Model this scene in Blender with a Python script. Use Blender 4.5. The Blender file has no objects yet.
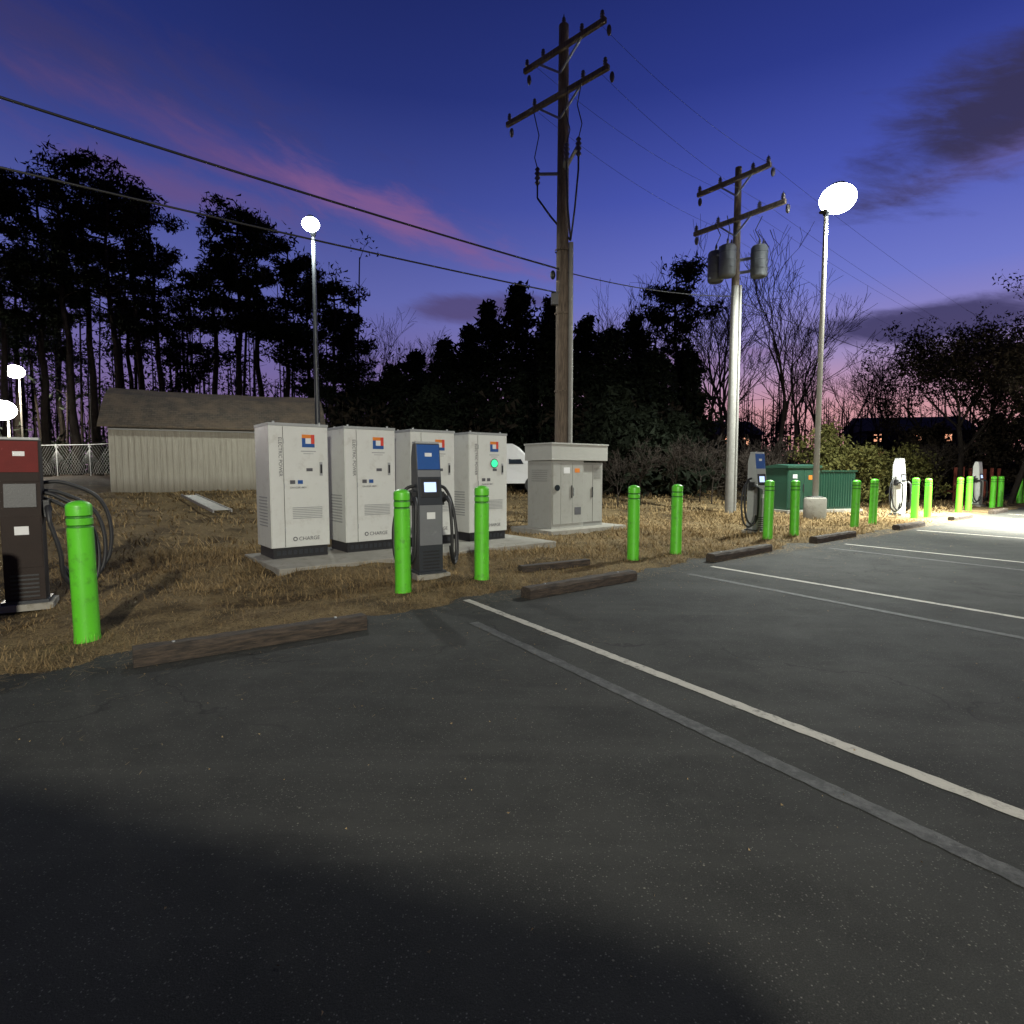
import bpy, math, random
import numpy as np
from mathutils import Vector, Matrix
random.seed(7); rng=np.random.default_rng(7)
scene=bpy.context.scene
scene.view_settings.view_transform='Standard'
try: scene.view_settings.look='None'
except Exception: pass
scene.view_settings.exposure=0
COL=scene.collection

# ------------------------------------------------------------ site frame
OX,OY=-0.54,6.69
RX,RY=0.786,0.618
ANG=math.atan2(RY,RX)
def W(s,n): return (OX+s*RX-n*RY, OY+s*RY+n*RX)
def SN(x,y): return ((x-OX)*RX+(y-OY)*RY, -(x-OX)*RY+(y-OY)*RX)
def tz(s,n):
    s=np.asarray(s,float); n=np.asarray(n,float)
    w=0.10*np.sin(s*1.7)+0.07*np.sin(s*4.1+1)+0.05*np.sin(s*9.3+2)+0.03*np.sin(s*23)
    t=np.clip((n-w+0.35)/0.7,0,1); t=t*t*(3-2*t)
    base=-0.035+0.07*t
    rise=np.clip((n-5)*0.05,0,1.1)
    amp=np.clip(n,0,1)*0.02
    b=amp*(np.sin(s*2.3+n*1.1)+np.sin(n*3.1-s*.9)+.6*np.sin(s*6.1+n*4.7)+.5*np.sin(s*11-n*9))
    far=np.clip((n-8)/20,0,1)*0.12*(np.sin(s*.31)+np.sin(n*.4+s*.2))
    return base+rise+b+far
def gz(x,y):
    s,n=SN(x,y); return float(tz(s,n))

# ------------------------------------------------------------ materials
def newmat(name):
    m=bpy.data.materials.new(name); m.use_nodes=True
    nt=m.node_tree; bs=nt.nodes['Principled BSDF']; return m,nt,bs
def mth(nt,op,a,b=None,c=None,clamp=False):
    nd=nt.nodes.new('ShaderNodeMath'); nd.operation=op; nd.use_clamp=clamp
    for i,v in enumerate((a,b,c)):
        if v is None: continue
        if isinstance(v,(int,float)): nd.inputs[i].default_value=v
        else: nt.links.new(v,nd.inputs[i])
    return nd.outputs[0]
def mixc(nt,f,a,b,bt='MIX'):
    nd=nt.nodes.new('ShaderNodeMix'); nd.data_type='RGBA'; nd.blend_type=bt
    for i,v in ((0,f),(6,a),(7,b)):
        if isinstance(v,(int,float)): nd.inputs[i].default_value=v
        elif isinstance(v,tuple): nd.inputs[i].default_value=(v[0],v[1],v[2],1)
        else: nt.links.new(v,nd.inputs[i])
    return nd.outputs[2]
def noise(nt,vec,scale,detail=4,rough=.55,dist=0):
    nd=nt.nodes.new('ShaderNodeTexNoise'); nd.inputs['Scale'].default_value=scale
    nd.inputs['Detail'].default_value=detail; nd.inputs['Roughness'].default_value=rough
    nd.inputs['Distortion'].default_value=dist
    if vec is not None: nt.links.new(vec,nd.inputs['Vector'])
    return nd.outputs[0]
def smooth(nt,v,a,b):
    nd=nt.nodes.new('ShaderNodeMapRange'); nd.interpolation_type='SMOOTHSTEP'
    nt.links.new(v,nd.inputs[0]); nd.inputs[1].default_value=a; nd.inputs[2].default_value=b
    return nd.outputs[0]
def bump(nt,bs,h,strength,dist):
    nd=nt.nodes.new('ShaderNodeBump'); nd.inputs['Strength'].default_value=strength
    nd.inputs['Distance'].default_value=dist; nt.links.new(h,nd.inputs['Height'])
    nt.links.new(nd.outputs[0],bs.inputs['Normal'])
def objco(nt):
    return nt.nodes.new('ShaderNodeTexCoord').outputs['Object']
def mat(name,c,rough=.6,metal=0,var=.25,scale=6,bmp=.15,bscale=60,dirt=None,dirtamt=.4):
    m,nt,bs=newmat(name); co=objco(nt)
    f=noise(nt,co,scale,4)
    k=mth(nt,'MULTIPLY_ADD',f,var*2,1-var)
    vec=nt.nodes.new('ShaderNodeVectorMath'); vec.operation='SCALE'
    vec.inputs[0].default_value=c; nt.links.new(k,vec.inputs['Scale'])
    out=vec.outputs[0]
    if dirt:
        g=smooth(nt,noise(nt,co,scale*2.3,6,.7),.5,.75)
        out=mixc(nt,mth(nt,'MULTIPLY',g,dirtamt),out,dirt)
    nt.links.new(out,bs.inputs['Base Color'])
    bs.inputs['Roughness'].default_value=rough; bs.inputs['Metallic'].default_value=metal
    if bmp: bump(nt,bs,noise(nt,co,bscale,2),bmp,.01)
    return m
def emis(name,c,st):
    m,nt,bs=newmat(name); co=objco(nt)
    col=mixc(nt,mth(nt,'MULTIPLY',noise(nt,co,3,2),.1),c,(1,1,1))
    nt.links.new(col,bs.inputs['Emission Color']); bs.inputs['Emission Strength'].default_value=st
    bs.inputs['Base Color'].default_value=(c[0]*.3,c[1]*.3,c[2]*.3,1)
    try: m.cycles.emission_sampling='NONE'
    except Exception: pass
    return m
def leafmat(name,c1,c2,rough=.8):
    m,nt,bs=newmat(name)
    g=nt.nodes.new('ShaderNodeNewGeometry')
    n=noise(nt,objco(nt),.6,2)
    f=mth(nt,'ADD',mth(nt,'MULTIPLY',g.outputs['Random Per Island'],.7),mth(nt,'MULTIPLY',n,.4),clamp=True)
    nt.links.new(mixc(nt,f,c1,c2),bs.inputs['Base Color']); bs.inputs['Roughness'].default_value=rough
    bs.inputs['Specular IOR Level'].default_value=.1
    return m

M={}
M['green']=mat('bollard_green_plastic',(.10,.50,.022),.42,var=.18,scale=4,bmp=.05,dirt=(.06,.17,.03),dirtamt=.65)
M['green_d']=mat('bollard_band',(.03,.17,.012),.5)
M['concrete']=mat('concrete',(.26,.245,.21),.9,var=.3,scale=3,bmp=.4,bscale=40,dirt=(.12,.10,.065),dirtamt=.75)
M['whitecab']=mat('cabinet_white_paint',(.58,.59,.56),.38,var=.08,scale=2,bmp=.02,dirt=(.38,.36,.32),dirtamt=.55)
M['greyedge']=mat('cabinet_grey_trim',(.30,.31,.31),.45,var=.08)
M['black']=mat('black_plastic',(.018,.018,.02),.5,var=.2)
M['cable']=mat('cable_rubber',(.012,.012,.013),.55,var=.2)
M['dark']=mat('dark_grey_paint',(.03,.034,.04),.4,var=.15)
M['midgrey']=mat('dispenser_fascia',(.15,.155,.165),.4,var=.15)
M['greybox']=mat('switchgear_grey_paint',(.31,.31,.285),.45,var=.1,scale=3,dirt=(.2,.19,.16))
M['greybox2']=mat('switchgear_side_paint',(.23,.23,.215),.45,var=.1,scale=3)
M['hood']=mat('switchgear_hood_paint',(.37,.37,.34),.5,var=.1)
M['steel']=mat('galvanised_steel',(.30,.31,.31),.5,.5,var=.2)
M['lpole']=mat('lamp_pole_paint',(.24,.225,.19),.6,var=.2)
M['alu']=mat('aluminium',(.45,.45,.43),.4,.5,var=.2)
M['blue']=mat('blue_panel',(.02,.08,.27),.4,var=.1)
M['orange']=mat('orange_panel',(.65,.2,.03),.4,var=.1)
M['red']=mat('red_panel',(.55,.05,.03),.5,var=.2)
M['darkred']=mat('dark_red_panel',(.12,.008,.006),.8,var=.3)
M['brown']=mat('dark_brown_paint',(.022,.014,.011),.85,var=.3)
M['label']=mat('label_ink',(.08,.08,.09),.6,var=.1)
M['labelw']=mat('label_white',(.65,.65,.65),.5,var=.05)
M['tgreen']=mat('transformer_green_paint',(.016,.062,.038),.5,var=.2,scale=3)
M['screen']=emis('lit_screen',(.5,.65,1.0),1.3)
M['ledg']=emis('green_led',(.0,.85,.28),1.5)
M['lamp']=emis('lamp_lens_glare',(.93,1,.95),45)
M['lampw']=emis('lamp_lens_glare_warm',(1,.97,.88),45)
M['winlit']=emis('lit_window',(1,.42,.22),1.5)
M['winblue']=emis('lit_sign',(.3,.55,1),1.2)
M['glass']=mat('dark_glass',(.02,.025,.03),.1,var=.05,bmp=0)
M['vanwhite']=mat('van_paint',(.6,.6,.6),.3,var=.05,bmp=0)
M['tyre']=mat('tyre',(.02,.02,.02),.8)
M['insul']=mat('porcelain',(.09,.08,.08),.3,var=.1)
M['can']=mat('transformer_can_grey',(.11,.12,.13),.5,var=.15,scale=3)
M['polegrey']=mat('lit_pole_and_conduit',(.21,.205,.19),.8,var=.25,scale=4,dirt=(.11,.10,.085))

def woodmat(name,c1,c2,sc=(6,6,.6)):
    m,nt,bs=newmat(name); co=objco(nt)
    mp=nt.nodes.new('ShaderNodeMapping'); nt.links.new(co,mp.inputs[0]); mp.inputs['Scale'].default_value=sc
    f=noise(nt,mp.outputs[0],5,6,.7)
    nt.links.new(mixc(nt,smooth(nt,f,.3,.7),c1,c2),bs.inputs['Base Color'])
    bs.inputs['Roughness'].default_value=.9; bump(nt,bs,f,.6,.02); return m
M['wood']=woodmat('pole_wood',(.06,.045,.033),(.17,.13,.095))
M['timber']=woodmat('stop_timber',(.014,.012,.010),(.070,.050,.035),(1.2,9,9))
def barkmat(name,c1,c2):
    m,nt,bs=newmat(name); nt.links.new(mixc(nt,noise(nt,objco(nt),3,2),c1,c2),bs.inputs['Base Color']); bs.inputs['Roughness'].default_value=.95
    bs.inputs['Specular IOR Level'].default_value=.1; return m
M['bark']=barkmat('bark',(.010,.008,.007),(.030,.024,.019))
M['barkg']=barkmat('bare_bark',(.018,.014,.012),(.055,.044,.037))
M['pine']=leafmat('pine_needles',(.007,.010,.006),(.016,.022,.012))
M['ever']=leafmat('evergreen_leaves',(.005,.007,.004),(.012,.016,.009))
M['brush']=leafmat('dry_brush',(.010,.008,.006),(.030,.023,.015))
M['shrub']=leafmat('shrub_leaves',(.05,.052,.014),(.16,.15,.05))
M['straw']=leafmat('dry_grass_blades',(.10,.064,.030),(.36,.255,.125),.85)
M['straw2']=leafmat('loose_straw',(.14,.095,.05),(.34,.25,.14),.85)
M['redlit_fence']=mat('fence_wood_red_light',(.22,.05,.03),.8,var=.3)  # reddish light on brown posts, put into the wood colour

def siding():
    m,nt,bs=newmat('shed_siding'); co=objco(nt)
    sx=nt.nodes.new('ShaderNodeSeparateXYZ'); nt.links.new(co,sx.inputs[0])
    f=noise(nt,co,1.2,5,.65)
    mp=nt.nodes.new('ShaderNodeMapping'); nt.links.new(co,mp.inputs[0]); mp.inputs['Scale'].default_value=(6,6,.4)
    st=smooth(nt,noise(nt,mp.outputs[0],2,5,.7),.4,.75)
    c=mixc(nt,f,(.32,.30,.24),(.43,.405,.335)); c=mixc(nt,mth(nt,'MULTIPLY',st,.55),c,(.17,.15,.11))
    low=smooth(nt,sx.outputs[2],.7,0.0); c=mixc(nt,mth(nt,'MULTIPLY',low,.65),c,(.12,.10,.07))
    nt.links.new(c,bs.inputs['Base Color']); bs.inputs['Roughness'].default_value=.8; return m
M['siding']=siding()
def shingle():
    m,nt,bs=newmat('shed_shingles'); co=objco(nt)
    br=nt.nodes.new('ShaderNodeTexBrick'); nt.links.new(co,br.inputs[0]); br.inputs['Scale'].default_value=3
    br.inputs['Color1'].default_value=(.085,.07,.053,1); br.inputs['Color2'].default_value=(.05,.042,.034,1); br.inputs['Mortar'].default_value=(.025,.02,.016,1)
    f=smooth(nt,noise(nt,co,1.5,6,.7),.35,.7)
    c=mixc(nt,mth(nt,'MULTIPLY',f,.6),br.outputs[0],(.15,.11,.07))
    nt.links.new(c,bs.inputs['Base Color']); bs.inputs['Roughness'].default_value=.95; bump(nt,bs,br.outputs[1],.4,.02); return m
M['shingle']=shingle()

def asphalt():
    m,nt,bs=newmat('asphalt'); co=objco(nt)
    big=noise(nt,co,.28,4,.6); mid=noise(nt,co,1.6,7,.72); fine=noise(nt,co,190,2,.7)
    v=nt.nodes.new('ShaderNodeTexVoronoi'); v.inputs['Scale'].default_value=120; nt.links.new(co,v.inputs[0])
    sep=nt.nodes.new('ShaderNodeSeparateColor'); nt.links.new(v.outputs['Color'],sep.inputs[0])
    speck=mth(nt,'MULTIPLY',smooth(nt,sep.outputs[0],.78,1.0),smooth(nt,v.outputs['Distance'],.5,.1))
    c=mixc(nt,smooth(nt,big,.3,.7),(.019,.020,.019),(.040,.040,.035))
    c=mixc(nt,mth(nt,'MULTIPLY',smooth(nt,mid,.40,.66),.65),c,(.014,.0145,.014))
    mp=nt.nodes.new('ShaderNodeMapping'); nt.links.new(co,mp.inputs[0]); mp.inputs['Rotation'].default_value=(0,0,-ANG); mp.inputs['Scale'].default_value=(.18,1.6,1)
    stv=smooth(nt,noise(nt,mp.outputs[0],1.5,5,.65),.48,.68)
    c=mixc(nt,mth(nt,'MULTIPLY',stv,.45),c,(.050,.050,.045))
    c=mixc(nt,mth(nt,'MULTIPLY',smooth(nt,fine,.35,.75),.6),c,(.055,.054,.049))
    c=mixc(nt,mth(nt,'MULTIPLY',speck,.85),c,(.17,.16,.145))
    v3=nt.nodes.new('ShaderNodeTexVoronoi'); v3.inputs['Scale'].default_value=16; nt.links.new(co,v3.inputs[0])
    s3=nt.nodes.new('ShaderNodeSeparateColor'); nt.links.new(v3.outputs['Color'],s3.inputs[0])
    g3=mth(nt,'MULTIPLY',smooth(nt,v3.outputs['Distance'],.085,.05),smooth(nt,s3.outputs[1],.55,.65))
    c=mixc(nt,mth(nt,'MULTIPLY',g3,.55),c,(.24,.22,.18))
    v2=nt.nodes.new('ShaderNodeTexVoronoi'); v2.feature='DISTANCE_TO_EDGE'; v2.inputs['Scale'].default_value=.33
    wv=nt.nodes.new('ShaderNodeVectorMath'); wv.operation='ADD'; nt.links.new(co,wv.inputs[0])
    nn=nt.nodes.new('ShaderNodeTexNoise'); nn.inputs['Scale'].default_value=1.6; nn.inputs['Detail'].default_value=5; nt.links.new(co,nn.inputs['Vector'])
    nt.links.new(nn.outputs['Color'],wv.inputs[1]); nt.links.new(wv.outputs[0],v2.inputs[0])
    cr=mth(nt,'MULTIPLY',smooth(nt,v2.outputs['Distance'],.006,.0),smooth(nt,big,.44,.54))
    c=mixc(nt,mth(nt,'MULTIPLY',cr,.6),c,(.008,.008,.008))
    v4=nt.nodes.new('ShaderNodeTexVoronoi'); v4.inputs['Scale'].default_value=.7; nt.links.new(co,v4.inputs[0])
    oil=mth(nt,'MULTIPLY',smooth(nt,mth(nt,'ADD',v4.outputs['Distance'],mth(nt,'MULTIPLY',mid,.3)),.36,.16),.6)
    c=mixc(nt,oil,c,(.010,.010,.010))
    nt.links.new(c,bs.inputs['Base Color'])
    nt.links.new(mth(nt,'MULTIPLY_ADD',mid,.25,.72),bs.inputs['Roughness'])
    bs.inputs['Specular IOR Level'].default_value=.2
    h=mth(nt,'ADD',mth(nt,'MULTIPLY',fine,.7),mth(nt,'MULTIPLY',v.outputs['Distance'],.3))
    bump(nt,bs,h,.45,.004); return m
M['asphalt']=asphalt()
def paint(name,c,wear0,wear1):
    m,nt,bs=newmat(name); co=objco(nt)
    f=noise(nt,co,14,7,.75); g=noise(nt,co,1.3,3)
    w=smooth(nt,mth(nt,'ADD',mth(nt,'MULTIPLY',f,.7),mth(nt,'MULTIPLY',g,.3)),wear0,wear1)
    fine=noise(nt,co,120,3,.7)
    cc=mixc(nt,fine,tuple(x*.6 for x in c),c)
    nt.links.new(mixc(nt,w,cc,(.035,.035,.033)),bs.inputs['Base Color']); bs.inputs['Roughness'].default_value=.75
    bump(nt,bs,fine,.4,.01); return m
M['line']=paint('line_paint',(.52,.49,.42),.49,.68)
M['oldline']=paint('worn_line_paint',(.105,.105,.10),.40,.57)
def soil():
    m,nt,bs=newmat('dormant_lawn'); co=objco(nt)
    a=noise(nt,co,.9,5,.65); b=noise(nt,co,9,7,.75); d=noise(nt,co,55,3,.8)
    c=mixc(nt,smooth(nt,b,.3,.7),(.055,.038,.021),(.18,.128,.066))
    c=mixc(nt,smooth(nt,d,.4,.65),c,(.25,.185,.095))
    c=mixc(nt,mth(nt,'MULTIPLY',smooth(nt,a,.46,.62),.7),c,(.045,.032,.019))
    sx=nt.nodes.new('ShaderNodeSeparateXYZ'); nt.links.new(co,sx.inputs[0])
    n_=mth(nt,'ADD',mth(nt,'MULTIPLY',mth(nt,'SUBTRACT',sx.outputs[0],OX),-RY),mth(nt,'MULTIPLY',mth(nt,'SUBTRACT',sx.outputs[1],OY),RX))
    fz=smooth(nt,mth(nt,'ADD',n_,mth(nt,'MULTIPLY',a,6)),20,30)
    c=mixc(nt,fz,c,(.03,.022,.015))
    nt.links.new(c,bs.inputs['Base Color']); bs.inputs['Roughness'].default_value=.95
    bs.inputs['Specular IOR Level'].default_value=.1
    bump(nt,bs,mth(nt,'ADD',b,mth(nt,'MULTIPLY',d,.5)),.9,.05); return m
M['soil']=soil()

# ------------------------------------------------------------ mesh builder
class MB:
    def __init__(s): s.v=[];s.f=[];s.m=[];s.mats=[];s.sm=[]
    def mi(s,m):
        if m not in s.mats: s.mats.append(m)
        return s.mats.index(m)
    def add(s,vs,fs,m,sm=False):
        o=len(s.v); s.v+= [tuple(v) for v in vs]; i=s.mi(m)
        for f in fs: s.f.append(tuple(o+k for k in f)); s.m.append(i); s.sm.append(sm)
    def box(s,x0,x1,y0,y1,z0,z1,m):
        s.add([(x0,y0,z0),(x1,y0,z0),(x1,y1,z0),(x0,y1,z0),(x0,y0,z1),(x1,y0,z1),(x1,y1,z1),(x0,y1,z1)],
              [(0,3,2,1),(4,5,6,7),(0,1,5,4),(1,2,6,5),(2,3,7,6),(3,0,4,7)],m)
    def obox(s,p0,p1,w,h,m):
        p0=Vector(p0);p1=Vector(p1);d=(p1-p0).normalized(); up=Vector((0,0,1))
        if abs(d.z)>.95: up=Vector((0,1,0))
        a=d.cross(up).normalized()*w/2; b=a.cross(d).normalized()*h/2
        vs=[p0-a-b,p0+a-b,p0+a+b,p0-a+b,p1-a-b,p1+a-b,p1+a+b,p1-a+b]
        s.add(vs,[(0,1,2,3),(7,6,5,4),(0,4,5,1),(1,5,6,2),(2,6,7,3),(3,7,4,0)],m)
    def tube(s,pts,rad,m,seg=8,caps=True,sm=True):
        pts=[Vector(p) for p in pts]; n=len(pts)
        if not hasattr(rad,'__len__'): rad=[rad]*n
        vs=[];fs=[]; a=None
        for i,p in enumerate(pts):
            d=(pts[min(i+1,n-1)]-pts[max(i-1,0)])
            if d.length<1e-9: d=Vector((0,0,1))
            d.normalize()
            if a is None:
                ref=Vector((1,0,0)) if abs(d.x)<.9 else Vector((0,1,0)); a=d.cross(ref).normalized()
            else:
                a=(a-d*a.dot(d)); a=a.normalized() if a.length>1e-6 else d.orthogonal().normalized()
            b=d.cross(a).normalized()
            for k in range(seg):
                t=2*math.pi*k/seg; vs.append(p+(a*math.cos(t)+b*math.sin(t))*rad[i])
        for i in range(n-1):
            for k in range(seg):
                k2=(k+1)%seg; fs.append((i*seg+k,i*seg+k2,(i+1)*seg+k2,(i+1)*seg+k))
        s.add(vs,fs,m,sm)
        if caps:
            s.add(vs[:seg],[tuple(range(seg))[::-1]],m); s.add(vs[-seg:],[tuple(range(seg))],m)
    def lathe(s,prof,m,seg=24,c=(0,0,0)):
        vs=[];fs=[]
        for r,z in prof:
            for k in range(seg):
                t=2*math.pi*k/seg; vs.append((c[0]+r*math.cos(t),c[1]+r*math.sin(t),c[2]+z))
        for i in range(len(prof)-1):
            for k in range(seg):
                k2=(k+1)%seg; fs.append((i*seg+k,i*seg+k2,(i+1)*seg+k2,(i+1)*seg+k))
        s.add(vs,fs,m,True)
    def ell(s,c,r,m,seg=14,rings=8):
        s2=[(max(1e-4,math.sin(math.pi*i/rings)),-math.cos(math.pi*i/rings)) for i in range(rings+1)]
        vs=[];fs=[]
        for a,z in s2:
            for k in range(seg):
                t=2*math.pi*k/seg; vs.append((c[0]+r[0]*a*math.cos(t),c[1]+r[1]*a*math.sin(t),c[2]+r[2]*z))
        for i in range(rings):
            for k in range(seg):
                k2=(k+1)%seg; fs.append((i*seg+k,i*seg+k2,(i+1)*seg+k2,(i+1)*seg+k))
        s.add(vs,fs,m,True)
    def prism(s,prof,x0,x1,m):
        n=len(prof); vs=[(x0,y,z) for y,z in prof]+[(x1,y,z) for y,z in prof]
        fs=[tuple(range(n))[::-1],tuple(range(n,2*n))]+[(i,(i+1)%n,n+(i+1)%n,n+i) for i in range(n)]
        s.add(vs,fs,m)
    def obj(s,name,loc=(0,0,0),rz=0,bev=0,parent=None):
        me=bpy.data.meshes.new(name); me.from_pydata(s.v,[],s.f)
        for m in s.mats: me.materials.append(m)
        me.polygons.foreach_set('material_index',s.m); me.polygons.foreach_set('use_smooth',s.sm)
        me.update(); o=bpy.data.objects.new(name,me); COL.objects.link(o)
        o.location=loc; o.rotation_euler=(0,0,rz)
        if bev:
            b=o.modifiers.new('bevel','BEVEL'); b.width=bev; b.segments=2; b.limit_method='ANGLE'; b.angle_limit=math.radians(40); b.use_clamp_overlap=True
        if parent: o.parent=parent
        return o

def npmesh(name,V,F,mats,mi=None,loc=(0,0,0)):
    me=bpy.data.meshes.new(name); V=np.asarray(V,np.float32); F=np.asarray(F,np.int32)
    k=F.shape[1]; me.vertices.add(len(V)); me.vertices.foreach_set('co',V.ravel())
    me.loops.add(F.size); me.loops.foreach_set('vertex_index',F.ravel())
    me.polygons.add(len(F)); me.polygons.foreach_set('loop_start',np.arange(0,F.size,k,dtype=np.int32))
    for m in mats: me.materials.append(m)
    if mi is not None: me.polygons.foreach_set('material_index',np.asarray(mi,np.int32))
    me.update(calc_edges=True); me.validate()
    o=bpy.data.objects.new(name,me); COL.objects.link(o); o.location=loc
    return o

def text(parent,body,size,loc,rot,m,name='lettering'):
    cu=bpy.data.curves.new(name,'FONT'); cu.body=body; cu.size=size; cu.extrude=.001
    cu.materials.append(m); o=bpy.data.objects.new(name,cu); COL.objects.link(o)
    o.parent=parent; o.location=loc; o.rotation_euler=rot; return o

# ------------------------------------------------------------ ground
def axis(lo,hi,core0,core1,step):
    a=list(np.arange(core0,core1,step)); g=step
    x=core0
    while x>lo: g*=1.25; x-=g; a.insert(0,x)
    g=step; x=a[-1]
    while x<hi: g*=1.25; x+=g; a.append(x)
    return np.array(a)
sa=axis(-700,700,-9,24,.11); na=axis(-700,700,-.8,6,.11)
S,Nn=np.meshgrid(sa,na); Z=tz(S,Nn)
X=OX+S*RX-Nn*RY; Y=OY+S*RY+Nn*RX
V=np.stack([X,Y,Z],-1).reshape(-1,3); ns=len(sa)
i,j=np.meshgrid(np.arange(len(na)-1),np.arange(ns-1),indexing='ij')
q=(i*ns+j).ravel(); F=np.stack([q,q+1,q+ns+1,q+ns],-1)
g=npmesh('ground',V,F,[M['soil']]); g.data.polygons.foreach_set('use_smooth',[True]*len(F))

b=MB()
ss=np.linspace(-90,140,60)
vs=[];fs=[]
for k,s_ in enumerate(ss):
    for n_ in (-90,-30,-8,-2,.3): x,y=W(s_,n_); vs.append((x,y,0))
for k in range(len(ss)-1):
    for h in range(4): a=k*5+h; fs.append((a,a+5,a+6,a+1))
b.add(vs,fs,M['asphalt']); b.obj('parking_lot_asphalt')

def stripe(b,p0,p1,w,m,z=.004):
    p0=Vector((*p0,0));p1=Vector((*p1,0)); d=(p1-p0); L=d.length; d.normalize(); a=Vector((-d.y,d.x,0))
    n=max(2,int(L/.05)); vs=[];fs=[]
    for k in range(n+1):
        c=p0+d*L*k/n; e1=w/2+random.uniform(-.005,.005); e2=w/2+random.uniform(-.005,.005)
        vs+= [(c.x-a.x*e1,c.y-a.y*e1,z),(c.x+a.x*e2,c.y+a.y*e2,z)]
    for k in range(n): fs.append((2*k,2*k+2,2*k+3,2*k+1))
    b.add(vs,fs,m)
b=MB(); D=Vector((.548,-.836))
starts=[(-.53,6.62),(3.11,8.95),(6.76,11.7),(10.1,14.4),(13.5,17.0),(16.9,19.7),(20.3,22.4)]
for p in starts: stripe(b,p,(p[0]+D.x*5.6,p[1]+D.y*5.6),.092,M['line'])
b.obj('parking_line_marking')
b=MB()
for p in [(-.38,5.62),(2.55,8.3),(6.1,11.1)]: stripe(b,p,(p[0]+.531*5.4,p[1]-.847*5.4),.10,M['oldline'])
b.obj('worn_line_marking')

# ------------------------------------------------------------ wheel stops
def wheel_stop(s,n,L=1.83,rot=0):
    b=MB(); h=.135; w=.085
    k=14; vs=[];fs=[]
    prof=[(-w,0),(-w,h*.72),(-w*.72,h),(w*.72,h),(w,h*.72),(w,0)]
    for i in range(k+1):
        x=-L/2+L*i/k
        for (y,z) in prof: vs.append((x,y+random.uniform(-.006,.006),z+(random.uniform(-.008,.008) if z>0 else 0)))
    P=len(prof)
    for i in range(k):
        for j in range(P-1): fs.append((i*P+j,i*P+j+1,(i+1)*P+j+1,(i+1)*P+j))
    fs.append(tuple(range(P))[::-1]); fs.append(tuple(k*P+j for j in range(P)))
    b.add(vs,fs,M['timber'])
    for sx in (-.65,.65): b.tube([(sx,0,h-.01),(sx,0,h+.008)],.014,M['steel'],8)
    x,y=W(s,n); b.obj('wheel_stop',(x,y,.002),ANG+rot,bev=.006)
wheel_stop(-2.38,-.40,1.85,-.05)
wheel_stop(1.51,-.42,1.9)
wheel_stop(5.62,-.18,1.95,.03)
wheel_stop(9.4,-.12,1.9)
for s_ in (13.6,17.9,22.2): wheel_stop(s_,-.2)
b=MB(); b.box(-.62,.62,-.06,.06,0,.10,M['timber']); x,y=W(2.1,.75); b.obj('timber_offcut',(x,y,.03),ANG-.12,bev=.01)

# ------------------------------------------------------------ bollards
def bollard(s,n):
    b=MB(); r=.096; o_=-.02
    b.lathe([(r+.004,-.05),(r+.004,.02),(r,.05),(r,1.02+o_)],M['green'],28)
    for z0 in (1.02+o_,1.10+o_):
        b.lathe([(r,z0),(r-.006,z0+.003),(r-.006,z0+.022),(r,z0+.025)],M['green_d'],28)
    b.lathe([(r,1.045+o_),(r,1.10+o_)],M['green'],28)
    dome=[(r,1.125+o_),(r,1.20+o_)]+[(r*math.cos(t),1.20+o_+.05*math.sin(t)) for t in [math.pi/2*k/7 for k in range(1,7)]]+[(.001,1.25+o_)]
    b.lathe(dome,M['green'],28)
    x,y=W(s,n); z=gz(x,y)
    o=b.obj('bollard',(x,y,z),random.random()*6); o.rotation_euler=(random.uniform(-.016,.016),random.uniform(-.016,.016),o.rotation_euler.z)
for k in range(-1,8):
    for ds in (-.48,.67):
        bollard(ds+4.28*k+(.06 if k==-1 else -.08 if k==1 else -.05 if k==2 else 0),.63)

# ------------------------------------------------------------ pads
def pad(s0,s1,n0,n1,z0,h):
    b=MB(); b.box(0,s1-s0,0,n1-n0,-.3,h,M['concrete']); x,y=W(s0,n0); return b.obj('concrete_pad',(x,y,z0),ANG,bev=.012)
pad(-1.3,3.95,2.75,4.65,0,.11)
pad(4.9,7.4,3.95,5.4,0,.14)

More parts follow.
